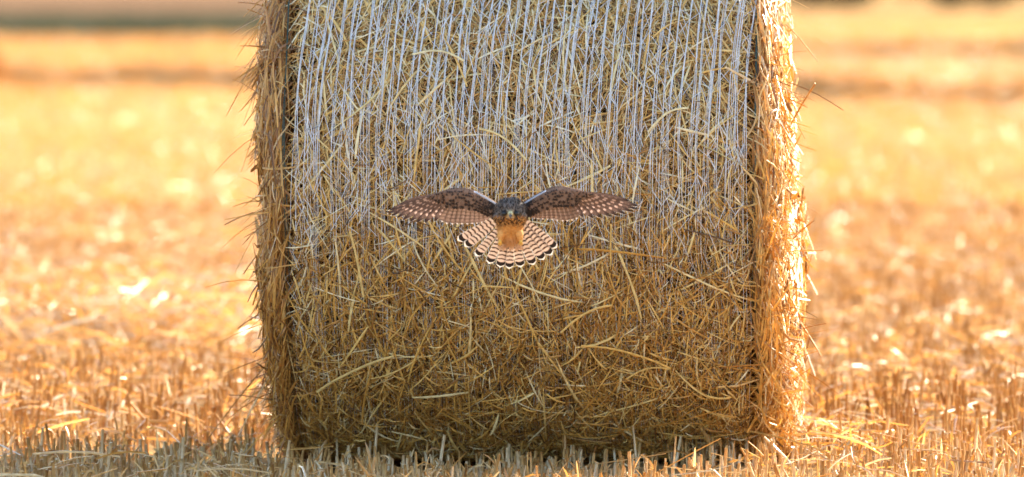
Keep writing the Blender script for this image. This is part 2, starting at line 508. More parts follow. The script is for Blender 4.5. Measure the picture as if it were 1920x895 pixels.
for (px, lab) in ((1515, 'dark green far hedge bush just right of the bale top'), (1590, 'dark green far hedge bush, second right of the bale top'),
                  (1770, 'dark green far hedge bush, second from the right picture corner'), (1860, 'dark green far hedge bush in the top right corner')):
    D = 300.0
    bush((px - 960) / 1920 * 2.65 * D / 18, D + CAM_Y, 1.9, 1.7, lab)

# ------------------------------------------------------------------ the round bale
BX, BR, BZ, WN = 0.062, 0.75, 0.725, 0.581
bale = empty('round_bale', (BX, 0, 0))
bale.rotation_euler = (0, 0, R(-3.4))
tag(bale, 'large round straw bale wrapped in white net, filling the middle of the picture', 'bale')
SH_C = 0.11

def bale_map(p, phi, h):
    """p along the profile (0 = middle of the width), phi round the bale (0 = towards the camera, up positive), h above the surface"""
    sg = np.sign(p); q = np.maximum(np.abs(p) - WN, 0)
    zrel = np.sin(phi)
    b = np.where(sg < 0, 0.066 + 0.002 * zrel, 0.056 - 0.020 * zrel) + .006 * np.sin(phi * 7 + sg) + .003 * np.sin(phi * 13)
    Ls = 0.215
    t = np.clip(q / Ls, 0, 1) * PI / 2
    flat = np.maximum(q - Ls, 0)
    cp = np.clip(p, -WN, WN)
    st = np.sin(t) ** .8
    x = cp + sg * b * st + sg * 0.022 * (1 - np.exp(-flat * 5))
    r = BR - SH_C * (1 - np.cos(t)) - flat
    # crease where the net ends, lumps on the drum
    r = r - 0.016 * np.exp(-((np.abs(p) - WN) / .013) ** 2)
    r = r + 0.006 * np.sin(p * 9 + phi * 5) * np.cos(phi * 9 + 1) + .004 * np.sin(p * 23 + 1) * np.sin(phi * 21)
    nax = sg * np.sin(t) / .13; nr = np.cos(t) / SH_C
    ln = np.sqrt(nax ** 2 + nr ** 2); nax, nr = nax / ln, nr / ln
    X = x + nax * h
    rr = np.maximum(r + nr * h, .0)
    Y = -rr * np.cos(phi); Z = BZ + rr * np.sin(phi)
    Z = np.where(Z < .03, .03 - .03 * np.tanh((.03 - Z) / .06) , Z)
    P = np.stack([X, Y, Z], -1)
    N = np.stack([nax, -nr * np.cos(phi), nr * np.sin(phi)], -1)
    return P, N

def bale_core():
    ps = np.concatenate([-np.linspace(WN + .215 + .58, WN + .22, 10), -np.linspace(WN + .215, WN + .01, 9), np.linspace(-WN, WN, 40), np.linspace(WN + .01, WN + .215, 9), np.linspace(WN + .22, WN + .215 + .58, 10)])
    ph = np.linspace(-PI, PI, 129)[:-1]
    Pp, Ph = np.meshgrid(ps, ph)
    P, N = bale_map(Pp, Ph, np.full_like(Pp, -.09))
    n0, n1 = Pp.shape
    i = np.arange(n0 * n1).reshape(n0, n1); j = np.roll(i, -1, 0)
    F = np.stack([i[:, :-1], i[:, 1:], j[:, 1:], j[:, :-1]], -1).reshape(-1, 4)
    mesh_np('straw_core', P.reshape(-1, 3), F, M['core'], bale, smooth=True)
bale_core()

def bale_straws(name, n, p_of, phi_of, ang_of, Lr, wr, h0, tilt, mat, shade, label=None, k=5, curl=.012):
    p0 = p_of(n); f0 = phi_of(n); a = ang_of(n, p0, f0)
    L = rng.uniform(Lr[0], Lr[1], n) * rng.uniform(.5, 1, n)
    t = np.linspace(-.5, .5, k)[None, :]
    bend = np.clip(rng.normal(0, .12, (n, 1)), -.25, .25)
    aa = a[:, None] + bend * t
    pp = p0[:, None] + L[:, None] * t * np.cos(aa)
    ss = f0[:, None] * BR + L[:, None] * t * np.sin(aa)
    hh = h0(n)[:, None] + tilt(n)[:, None] * L[:, None] * t - curl * (t * 2) ** 2 * rng.random((n, 1))
    P, N = bale_map(pp, ss / BR, hh)
    N = norm(N + rng.normal(0, .45, (n, 1, 3)))
    W = (wr[0] + (wr[1] - wr[0]) * rng.random(n) ** 1.6)[:, None] * (1 - .35 * np.abs(t * 2) ** 3) * (1 + .15 * rng.normal(0, 1, (n, k)))
    V, F, per = ribbons(P, W, N)
    rnd = np.clip(shade(n, p0, f0), 0, 1)
    o = mesh_np(name, V, F, mat, bale, attrs={'rnd': np.repeat(rnd, per)})
    tag(o, label, kind='stuff')
    return o

U = lambda lo, hi: (lambda n: rng.uniform(lo, hi, n))
def ang_drum(n, p, f):
    a = rng.random(n) * PI
    v = rng.random(n) < .45
    return np.where(v, PI / 2 + rng.normal(0, .55, n), a)
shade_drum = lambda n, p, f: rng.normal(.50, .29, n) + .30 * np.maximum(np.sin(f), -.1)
PH0, PH1 = -PI * .5, PI * .40
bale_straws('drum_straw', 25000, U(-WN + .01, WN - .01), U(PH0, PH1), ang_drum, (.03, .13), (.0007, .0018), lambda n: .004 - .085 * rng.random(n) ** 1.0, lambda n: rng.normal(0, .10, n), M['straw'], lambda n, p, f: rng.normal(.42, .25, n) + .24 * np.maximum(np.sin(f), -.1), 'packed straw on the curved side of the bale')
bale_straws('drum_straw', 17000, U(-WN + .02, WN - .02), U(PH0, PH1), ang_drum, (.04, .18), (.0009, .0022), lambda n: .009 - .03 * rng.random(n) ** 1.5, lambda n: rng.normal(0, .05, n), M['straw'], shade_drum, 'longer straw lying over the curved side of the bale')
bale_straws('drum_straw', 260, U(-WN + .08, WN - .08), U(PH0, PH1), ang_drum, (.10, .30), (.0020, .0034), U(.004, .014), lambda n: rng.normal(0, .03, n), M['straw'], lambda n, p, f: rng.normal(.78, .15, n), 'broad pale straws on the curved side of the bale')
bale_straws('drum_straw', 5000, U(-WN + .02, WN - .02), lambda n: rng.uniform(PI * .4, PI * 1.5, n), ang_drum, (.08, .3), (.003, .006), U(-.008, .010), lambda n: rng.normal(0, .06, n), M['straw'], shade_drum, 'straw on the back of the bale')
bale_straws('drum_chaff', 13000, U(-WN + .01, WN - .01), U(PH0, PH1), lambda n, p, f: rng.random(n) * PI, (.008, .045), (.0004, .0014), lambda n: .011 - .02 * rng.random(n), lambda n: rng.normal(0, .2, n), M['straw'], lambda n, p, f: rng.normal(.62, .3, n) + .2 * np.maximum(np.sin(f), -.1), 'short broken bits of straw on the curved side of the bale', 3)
# left, shaded end: straws combed downwards and outwards
def side(sg, lo, hi): return lambda n: sg * (WN + rng.uniform(lo, hi, n))
def ang_left(n, p, f): return np.where(rng.random(n) < .75, -PI / 2 - .25 + rng.normal(0, .42, n), rng.random(n) * PI)
def ang_right(n, p, f):
    v = rng.random(n) < .6
    return np.where(v, -PI / 2 + .15 + rng.normal(0, .45, n), rng.random(n) * PI)
out_t = lambda m, s: (lambda n: rng.normal(m, s, n))
FR = U(-PI * .62, PI * .62)
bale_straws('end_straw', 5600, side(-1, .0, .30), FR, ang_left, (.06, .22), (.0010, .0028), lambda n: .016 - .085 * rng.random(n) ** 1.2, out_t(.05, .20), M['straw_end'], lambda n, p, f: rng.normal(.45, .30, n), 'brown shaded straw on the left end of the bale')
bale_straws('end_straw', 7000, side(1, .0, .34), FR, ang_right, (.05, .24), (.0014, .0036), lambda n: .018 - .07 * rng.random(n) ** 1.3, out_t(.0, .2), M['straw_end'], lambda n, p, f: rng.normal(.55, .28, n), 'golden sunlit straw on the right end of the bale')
bale_straws('end_straw', 2500, side(1, .25, .75), U(-PI, PI), lambda n, p, f: rng.random(n) * PI, (.08, .26), (.003, .006), U(-.01, .016), out_t(0, .16), M['straw_end'], shade_drum, 'straw on the flat right end of the bale')
bale_straws('end_straw', 2500, side(-1, .25, .75), U(-PI, PI), lambda n, p, f: rng.random(n) * PI, (.08, .26), (.003, .006), U(-.01, .016), out_t(0, .16), M['straw_end'], shade_drum, 'straw on the flat left end of the bale')

def stray(sg, n, tl):
    """stalks that stick out of an end, rooted in the shoulder"""
    p = sg * (WN + rng.uniform(.06, .3, n)); cc = rng.uniform(-PI * .4, PI * .3, 13)
    f = np.where(rng.random(n) < .7, cc[rng.integers(0, 13, n)] + rng.normal(0, .045, n), rng.uniform(-PI * .4, PI * .3, n))
    P, N = bale_map(p, f, np.zeros(n))
    d = norm(N * rng.uniform(.25, 1.0, (n, 1)) + np.stack([sg * rng.uniform(.1, .8, n), rng.normal(0, .4, n), rng.normal(-.75 if sg < 0 else -.1, .7, n)], -1))
    L = rng.uniform(.04, tl, n) * rng.uniform(.35, 1, n)
    t = np.linspace(-.25, 1, 5)
    C = P[:, None] + d[:, None] * (L[:, None] * t)[..., None]
    C[..., 2] -= (L[:, None] * np.maximum(t, 0) ** 2) * rng.uniform(0, .35, (n, 1))
    W = rng.uniform(.0007, .0021, n)[:, None] * np.array([1, 1, .95, .85, .5])
    V, F, per = ribbons(C, W, norm(rng.normal(0, 1, (n, 1, 3)) + np.zeros((n, 5, 3))))
    o = mesh_np('stray_straw', V, F, M['straw_end'], bale, attrs={'rnd': np.repeat(np.clip(rng.normal(.45, .25, n), 0, 1), per)})
    tag(o, 'stray stalks sticking out of the %s end of the bale' % ('left' if sg < 0 else 'right'), kind='stuff')
stray(-1, 230, .17)
stray(1, 240, .15)

# single long stalks one can pick out, each a part of the bale: (photo-like start and end in bale metres, x right, z up, depth y)
def stalk(a, b, r=.002, sag=.01, shade=.6):
    a = np.array(a, float); b = np.array(b, float)
    t = np.linspace(0, 1, 6)
    C = a + (b - a) * t[:, None]
    C[:, 2] += sag * np.sin(t * PI)
    V, F, per = tubes(C[None], (np.array([1, 1, .95, .9, .85, .7]) * r)[None], 5)
    mesh_np('straw_stalk', V, F, M['straw_end'], bale, attrs={'rnd': np.full(len(V), shade)}, smooth=True)
for a, b, r, s in (((-.67, -.25, 1.10), (-.735, -.30, 0.985), .0028, .8), ((-.66, -.3, .66), (-.77, -.4, .625), .0022, .4), ((-.66, -.3, .58), (-.72, -.42, .50), .0022, .5),
                   ((-.64, -.2, 1.16), (-.74, -.34, 1.19), .0018, .6), ((-.66, -.3, .40), (-.74, -.38, .36), .0018, .2), ((-.60, -.45, .33), (-.72, -.55, .10), .0024, .9),
                   ((-.64, -.3, .30), (-.80, -.5, .09), .0022, .4), ((-.60, -.5, .17), (-.74, -.6, .205), .0018, .3),
                   ((.70, -.25, .83), (.75, -.32, .985), .0034, .6), ((.70, -.2, .99), (.82, -.25, .915), .0016, .1), ((.71, -.25, .42), (.765, -.3, .29), .003, .6),
                   ((.68, -.2, 1.16), (.755, -.3, 1.04), .002, .75), ((.70, -.3, .33), (.78, -.42, .38), .0018, .5), ((.62, -.5, .11), (.82, -.7, .06), .0026, .7),
                   ((.70, -.3, .55), (.75, -.4, .64), .0022, .5)):
    if a[0] > .6: a = (a[0] - .06, a[1] + .05, a[2]); b = (b[0] - .022, b[1], b[2])
    stalk(a, b, r * .85, .008, s)
for (p, s0, dp, ds, w, sh) in ((-.52, -.555, .20, .118, .0038, .85), (.10, -.36, .13, .07, .0028, .75), (-.27, .34, .13, -.02, .0026, .9), (.15, -.40, .22, -.07, .0030, .7),
                               (-.42, -.1, .03, -.17, .0026, .8), (.37, -.47, -.11, -.04, .0026, .75), (-.1, .15, .12, -.08, .0026, .85), (.42, .2, -.10, -.06, .0026, .9)):
    t = np.linspace(0, 1, 8)
    P, N = bale_map(p + dp * t, (s0 + ds * t + .02 * np.sin(t * 3)) / BR, np.full(8, .018))
    V, F, per = ribbons(P[None], np.full((1, 8), w), N[None])
    mesh_np('straw_stalk', V, F, M['straw'], bale, attrs={'rnd': np.full(len(V), sh)})

# netting: every strand its own piece under the net
def strand_mesh(name, p0, mat, parent, nf, spread, w, h0, lean=1.0):
    k = 90
    phi = np.linspace(-PI * .62, PI * .75, k)
    Cs, Ws, Ns = [], [], []
    ph1, ph2 = rng.random(2) * 6.3
    knots = rng.random(8)
    slack = np.exp(-((phi + .33) / .13) ** 2) * max(0, rng.normal(.0, .012))
    for f in range(nf):
        u = phi * BR
        wander = .0030 * np.sin(u * 5 + ph1) + .0018 * np.sin(u * 13 + ph2) + np.interp(phi, np.linspace(-2, 2.4, 24), rng.normal(0, .0018, 24))
        off = (f - (nf - 1) / 2) * spread * np.interp(phi, [-1.6, -.2, .12, .35, .8], [4.2, 3.6, 2.2, .85, .7]) * (1 + .35 * np.sin(u * 9 + f * 2.1 + ph2))
        p = p0 + wander + off + lean * .055 * np.clip(phi - .05, 0, 2) ** 1.6 + slack * np.sin(u * 60 + f)
        P, N = bale_map(p, phi, h0 - .017 * np.clip(.2 - phi, 0, .9) + .003 * rng.random(k) + .002 * np.sin(u * 31 + f + ph1))
        Cs.append(P); Ns.append(norm(N + rng.normal(0, .25, (k, 3))))
        Ws.append(w * (1 + .45 * np.sin(u * 17 + ph1 + f) * np.sin(u * 7 + ph2)) * np.interp(phi, [-1.6, -.3, 0, .3], [.42, .5, .75, 1.1]))
    V, F, per = ribbons(np.stack(Cs), np.stack(Ws), np.stack(Ns), .5)
    return mesh_np(name, V, F, mat, parent)

net = bpy.data.objects.new('netting', None); COL.objects.link(net); net.parent = bale
nst = 50
for i in range(nst):
    p0 = -WN + .012 + (2 * WN - .024) * (i + .5) / nst + rng.normal(0, .003)
    strand_mesh('net_strand', p0, M['net'], net, 3 if i % 3 else 4, .0020, .00068, .0090)
for sg in (-1, 1):
    strand_mesh('net_edge_strand', sg * (WN + .004), M['edge'], net, 2, .0018, .0013, .007, .0)
# fine cross threads of the net
def cross_threads():
    n = 900
    i = rng.integers(0, nst - 1, n)
    pitch = (2 * WN - .024) / nst
    p0 = -WN + .012 + pitch * (i + .5)
    f0 = rng.uniform(-.15, 1.1, n)
    t = np.linspace(0, 1, 4)
    sgn = rng.choice([-1, 1], n)
    pp = p0[:, None] + pitch * t; ff = f0[:, None] + sgn[:, None] * rng.uniform(.02, .10, (n, 1)) * t
    pp = pp + .055 * np.clip(ff - .05, 0, 2) ** 1.6
    P, N = bale_map(pp, ff, np.full_like(pp, .012))
    V, F, per = ribbons(P, np.full((n, 4), .0006), N, .5)
    tag(mesh_np('net_thread', V, F, M['net'], net), kind='stuff')
cross_threads()
# ------------------------------------------------------------------ the kestrel, hovering head-on in front of the bale
BIRD_D = 16.25
KP = 2.65 / 1920 * BIRD_D / 18.0                   # metres per unit of the bird's drawing grid
kestrel = empty('kestrel', (-.0037, CAM_Y + BIRD_D, 0.6745))
tag(kestrel, 'brown kestrel hovering with wings spread and barred tail fanned, before the bale', 'bird')
CX, CY = 957.0, 420.0
def bp(px, py, d=0.0): return np.array([(px - CX) * KP, d, -(py - CY) * KP])

def feather_mat(name, fn, rough=0.55, transl=0.18):
    m, nt, out = new_mat(name)
    uvn = nt.nodes.new('ShaderNodeUVMap')
    sep = nt.nodes.new('ShaderNodeSeparateXYZ')
    nt.links.new(uvn.outputs[0], sep.inputs[0])
    at = nt.nodes.new('ShaderNodeAttribute'); at.attribute_name = 'rnd'
    tc = nt.nodes.new('ShaderNodeTexCoord')
    col = fn(nt, sep.outputs[0], sep.outputs[1], at.outputs['Fac'], tc.outputs['Object'])
    # fine barbs
    wv = nt.nodes.new('ShaderNodeTexWave'); wv.inputs['Scale'].default_value = 26; wv.inputs['Distortion'].default_value = 2
    mp = nt.nodes.new('ShaderNodeMapping'); mp.inputs['Scale'].default_value = (1, .45, 1); mp.inputs['Rotation'].default_value = (0, 0, .6)
    nt.links.new(uvn.outputs[0], mp.inputs[0]); nt.links.new(mp.outputs[0], wv.inputs['Vector'])
    r = ramp(nt, [(0, (.82, .82, .82)), (1, (1.06, 1.06, 1.06))]); nt.links.new(wv.outputs['Fac'], r.inputs[0])
    col = mixc(nt, 1.0, col, r.outputs[0], 'MULTIPLY')
    b = principled(nt, rough, .3)
    nt.links.new(col, b.inputs['Base Color'])
    tr = nt.nodes.new('ShaderNodeBsdfTranslucent'); nt.links.new(col, tr.inputs['Color'])
    mx = nt.nodes.new('ShaderNodeMixShader'); mx.inputs[0].default_value = transl
    nt.links.new(b.outputs[0], mx.inputs[1]); nt.links.new(tr.outputs[0], mx.inputs[2])
    nt.links.new(mx.outputs[0], out.inputs[0])
    return m

def step(nt, v, lo, hi):
    n = nt.nodes.new('ShaderNodeMapRange'); n.interpolation_type = 'SMOOTHSTEP'
    nt.links.new(v, n.inputs['Value']); n.inputs['From Min'].default_value = lo; n.inputs['From Max'].default_value = hi
    return n.outputs['Result']
def mul(nt, a, b): return math_n(nt, 'MULTIPLY', a, b)
def inv(nt, a): return math_n(nt, 'SUBTRACT', 1.0, a)
def bars(nt, u, v, n, phase=0.0, bow=.25):
    vv = math_n(nt, 'ABSOLUTE', math_n(nt, 'SUBTRACT', v, .5))
    x = math_n(nt, 'ADD', math_n(nt, 'MULTIPLY', u, n), math_n(nt, 'MULTIPLY', vv, -bow * 2))
    return math_n(nt, 'SINE', math_n(nt, 'MULTIPLY', math_n(nt, 'ADD', x, phase), 2 * PI))

def f_tail(nt, u, v, r, oc):
    n1 = noise(nt, 60, 2, oc)
    base = mixc(nt, n1.outputs['Fac'], (.40, .28, .215), (.64, .51, .42))
    b = step(nt, math_n(nt, 'ADD', bars(nt, u, v, 10.5, .1), math_n(nt, 'MULTIPLY_ADD', n1.outputs['Fac'], 1.4, -.7)), .1, .5)
    c = mixc(nt, b, base, (.06, .034, .028))
    vv = math_n(nt, 'ABSOLUTE', math_n(nt, 'SUBTRACT', v, .5))
    ue = math_n(nt, 'ADD', u, mul(nt, mul(nt, vv, vv), .16))
    c = mixc(nt, step(nt, u, .79, .81), c, (.58, .42, .34))
    c = mixc(nt, step(nt, ue, .855, .87), c, (.012, .009, .010))
    edge = math_n(nt, 'MAXIMUM', step(nt, ue, .955, .965), mul(nt, step(nt, vv, .46, .485), step(nt, u, .3, .5)))  # white tip band; side edges are pale fringe with rim light painted in
    return mixc(nt, edge, c, (.85, .80, .74))
def f_primary(nt, u, v, r, oc):
    n1 = noise(nt, 90, 2, oc)
    base = mixc(nt, n1.outputs['Fac'], (.095, .060, .052), (.20, .135, .118))
    s = step(nt, bars(nt, u, v, 7.5, .2, .15), .05, .5)
    inner = step(nt, v, .50, .62)                      # pale spots sit on the inner vane
    m = mul(nt, mul(nt, s, inner), inv(nt, step(nt, u, .70, .84)))
    c = mixc(nt, m, base, (.66, .48, .42))
    c = mixc(nt, step(nt, u, .72, .92), c, (.028, .018, .020))
    c = mixc(nt, inv(nt, step(nt, v, .05, .22)), c, (.05, .03, .028))
    e = math_n(nt, 'MAXIMUM', mul(nt, step(nt, v, .90, .95), step(nt, u, .80, .88)), step(nt, u, .972, .985))
    return mixc(nt, e, c, (.86, .80, .75))  # pale feather fringe that also paints in the backlit rim
def f_second(nt, u, v, r, oc):
    n1 = noise(nt, 90, 2, oc)
    base = mixc(nt, n1.outputs['Fac'], (.17, .112, .088), (.32, .22, .178))
    s = step(nt, bars(nt, u, v, 8.0, .0, .3), .1, .6)
    c = mixc(nt, mul(nt, s, mul(nt, n1.outputs['Fac'], 1.25)), base, (.085, .052, .046))
    return mixc(nt, step(nt, u, .955, .975), c, (.86, .80, .75))  # pale tip fringe, backlight on the trailing edge put into its colour
def f_covert(nt, u, v, r, oc):
    n1 = noise(nt, 70, 2, oc)
    base = mixc(nt, n1.outputs['Fac'], (.13, .076, .052), (.28, .178, .125))
    vv = math_n(nt, 'ABSOLUTE', math_n(nt, 'SUBTRACT', v, .5))
    d = math_n(nt, 'ADD', math_n(nt, 'ABSOLUTE', math_n(nt, 'SUBTRACT', u, .74)), mul(nt, vv, .5))
    d = math_n(nt, 'ADD', d, math_n(nt, 'MULTIPLY_ADD', noise(nt, 240, 2, oc).outputs['Fac'], .7, -.38))
    c = mixc(nt, mul(nt, inv(nt, step(nt, d, .20, .34)), step(nt, r, .25, .4)), base, (.022, .013, .011))
    c = mixc(nt, mul(nt, step(nt, u, .93, .98), .5), c, (.45, .30, .23))
    return mixc(nt, step(nt, r, 1.4, 1.6), c, (.02, .013, .012))  # near-black at the wing root: dark plumage plus shoulder shade put into the colour
def f_lead(nt, u, v, r, oc):
    return mixc(nt, step(nt, u, .2, .8), (.40, .42, .47), (.78, .80, .84))
M['f_tail'] = feather_mat('tail_feather', f_tail)
M['f_primary'] = feather_mat('primary_feather', f_primary)
M['f_second'] = feather_mat('secondary_feather', f_second)
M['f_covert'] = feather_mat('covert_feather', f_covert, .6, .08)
M['f_lead'] = feather_mat('leading_edge_feather', f_lead, .6, .1)

def feather_arrays(root, tip, width, nrm, sweep=0.0, shape='round', camber=.12, nl=11, nw=5):
    """one feather blade: root and tip points, half width in metres, facing normal; v=0 on the leading vane"""
    root = np.array(root, float); tip = np.array(tip, float)
    if shape != 'scale': tip = tip + (tip - root) * (.055 if shape == 'point' else .06)
    ax = tip - root; L = np.linalg.norm(ax); ax = ax / L
    nrm = np.array(nrm, float); nrm = norm(nrm - ax * nrm.dot(ax))
    sd = np.cross(ax, nrm)
    t = np.linspace(0, 1, nl) ** .9
    if shape == 'point':
        w = np.interp(t, [0, .12, .45, .75, 1], [.35, .75, 1, .8, .34])
    elif shape == 'scale':
        w = np.interp(t, [0, .3, .7, 1], [.6, .95, 1, .8])
    else:
        w = np.interp(t, [0, .2, .6, .9, 1], [.28, .55, .9, 1, .95])
    r0 = .86 if shape != 'scale' else .62
    k = np.clip((t - r0) / (1 - r0), 0, 1)
    w = w * np.sqrt(np.maximum(1 - k ** 2.2, .004))
    c = np.linspace(-1, 1, nw)
    lead = .72 if shape == 'point' else 1.0
    cw = np.where(c < 0, c * lead, c)
    P = root + ax * (L * t)[:, None] + sd * (sweep * L * np.sin(t * PI) )[:, None] - nrm * (camber * .3 * L * t ** 2)[:, None]
    V = P[:, None] + sd * (w[:, None] * cw[None, :] * width)[..., None] + nrm * ((1 - c ** 2)[None, :] * width * camber * np.ones(nl)[:, None])[..., None]
    uv = np.stack(np.broadcast_arrays(t[:, None], ((c + 1) / 2)[None, :]), -1).reshape(-1, 2)
    i = np.arange(nl * nw).reshape(nl, nw)
    F = np.stack([i[:-1, :-1], i[:-1, 1:], i[1:, 1:], i[1:, :-1]], -1).reshape(-1, 4)
    return V.reshape(-1, 3), F, uv

def feather(name, parent, mat, *a, **k):
    V, F, uv = feather_arrays(*a, **k)
    return mesh_np(name, V, F, mat, parent, uv=uv, smooth=True, attrs={'rnd': np.full(len(V), random.random())})

def many_feathers(name, parent, mat, specs, label=None):
    Vs, Fs, Us, Rs, o = [], [], [], [], 0
    for sp in specs:
        V, F, uv = feather_arrays(*sp[0], **sp[1])
        Vs.append(V); Fs.append(F + o); Us.append(uv); Rs.append(np.full(len(V), sp[2] if len(sp) > 2 else random.random())); o += len(V)
    ob = mesh_np(name, np.concatenate(Vs), np.concatenate(Fs), mat, parent, uv=np.concatenate(Us), smooth=True, attrs={'rnd': np.concatenate(Rs)})
    tag(ob, label, kind='stuff')
    return ob

def wing_depth(px, py):
    return .012 + .55 * (py - 372) * KP + .10 * abs(px - CX) * KP + .25 * max(0, abs(px - CX) - 120) * KP
WN_ = norm(np.array([0.0, -1.0, .5]) * np.array([1, 1, -1]))        # faces the camera and a little down

def wing(sgn, lead, prim, sec_tips):
    """lead: leading-edge points root to tip; prim: primary tips outermost first; sec_tips: secondary tips wrist to body"""
    inner = sgn
    wr = empty('wing'); wr.parent = kestrel
    def at(px, py, off=0.0): return bp(px, py, wing_depth(px, py) - off)
    lx = np.array([p[0] for p in lead], float); ly = np.array([p[1] for p in lead], float)
    t = np.linspace(0, 1, len(lead)); 
    def le(u): return np.interp(u, t, lx), np.interp(u, t, ly)
    # arm: the fleshy leading edge, a tapering smooth limb the feathers grow from
    us = np.linspace(0, .86, 12)
    C = np.stack([at(*(np.array(le(u)) + np.array([0, 5.0 * (1 - u) + 1.5])), .004) for u in us])
    rr = np.interp(us, [0, .35, .55, .86], [6.5, 6.0, 4.2, 1.2]) * KP
    V, F, per = tubes(C[None], rr[None], 10)
    am = mesh_np('wing_arm', V, F, M['arm'], wr, smooth=True)
    # primaries
    n = len(prim)
    for i, (tx, ty) in enumerate(prim):
        f = i / (n - 1)
        ux = .66 - .16 * f
        rx, ry = le(ux); ry += 4 + 12 * f
        rx = rx - sgn * (-6) * 0
        w = (6.4 + 2.0 * f) * KP
        feather('primary_feather', wr, M['f_primary'] if True else None, at(rx, ry, .002 + .0006 * (n - i)), at(tx, ty, .0006 * (n - i)), w, np.array([0, -1.0, -.45]) if sgn > 0 else np.array([0, -1.0, -.45]),
                sweep=-.03 if sgn > 0 else .03, shape='point', camber=.10) if sgn > 0 else \
        feather_flip('primary_feather', wr, M['f_primary'], at(rx, ry, .002 + .0006 * (n - i)), at(tx, ty, .0006 * (n - i)), w)
    # secondaries
    m = len(sec_tips)
    for i, (tx, ty) in enumerate(sec_tips):
        f = i / (m - 1)
        u = .50 - .44 * f
        rx, ry = le(u); ry += 14 + 2 * f
        feather('secondary_feather', wr, M['f_second'], at(rx, ry, .006 + .0005 * i), at(tx, ty, .001 + .0005 * i), (7.2 - 1.2 * f) * KP, np.array([0, -1.0, -.45]), shape='round', camber=.10)
    # coverts: overlapping rows from trailing side up to the leading edge, over arm and hand
    sp = []
    rows = ((.78, 7.0, 15, 17), (.60, 6.6, 14, 18), (.44, 6.0, 13, 19), (.29, 5.4, 12, 21), (.15, 4.8, 10, 23), (.02, 4.0, 8, 27))
    for (fr, w, L, cnt) in rows:
        for j in range(cnt):
            u = .01 + (.74 - .22 * fr) * (j + .5) / cnt + random.uniform(-.006, .006)
            rx, ry = le(u)
            depthpx = np.interp(u, [0, .3, .5, .62, .78, 1], [30, 42, 44, 30, 13, 2]) 
            cx_ = rx + sgn * 8 * fr * (u > .5) * (u - .5) * 4; cy_ = ry + fr * depthpx * .78 + random.uniform(-.6, .6) + .8
            lean = np.interp(u, [0, .45, .6, .8], [.25, .35, .9, 1.9])
            Lk = L * np.interp(u, [0, .5, .8], [.95, 1, .75])
            dx, dy = sgn * lean, 1.0
            ln = math.hypot(dx, dy); dx, dy = dx / ln * Lk, dy / ln * Lk
            o1 = .012 + .0045 * (1 - fr)
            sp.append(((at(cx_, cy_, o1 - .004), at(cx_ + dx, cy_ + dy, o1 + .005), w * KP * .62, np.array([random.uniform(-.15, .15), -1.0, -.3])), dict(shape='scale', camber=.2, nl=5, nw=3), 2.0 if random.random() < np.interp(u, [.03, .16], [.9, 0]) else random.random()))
    many_feathers('wing_coverts', wr, M['f_covert'], sp, 'rows of small black-spotted brown feathers over the wing, shoulder shade painted in at the root')
    # front edge feathers beside the shoulder, sky light painted in as pale blue-grey
    sp = []
    for j in range(26):
        u = .02 + .22 * j / 25
        rx, ry = le(u)
        sp.append(((at(rx - sgn * 2, ry + 3.2, .020), at(rx + sgn * 3.5, ry - .5 + random.uniform(-.4, .4), .016), 1.5 * KP, np.array([0, -1.0, .3])), dict(shape='scale', camber=.2, nl=5, nw=3)))
    many_feathers('leading_edge_feathers', wr, M['f_lead'], sp, 'feathers on the front edge of the wing, sky light painted in as pale grey')
    return wr

def feather_flip(name, parent, mat, root, tip, w):
    V, F, uv = feather_arrays(root, tip, w, np.array([0, -1.0, -.45]), sweep=-.03, shape='point', camber=.10)
    # mirror the vanes: pale inner vane on the other side
    ax = norm(np.array(tip) - np.array(root)); nr = np.array([0, -1.0, -.45]); nr = norm(nr - ax * nr.dot(ax)); sd = np.cross(ax, nr)
    c = np.array(root)
    rel = V - c
    V = c + rel - 2 * (rel @ sd)[:, None] * sd
    return mesh_np(name, V, F[:, ::-1], mat, parent, uv=uv, smooth=True, attrs={'rnd': np.full(len(V), random.random())})

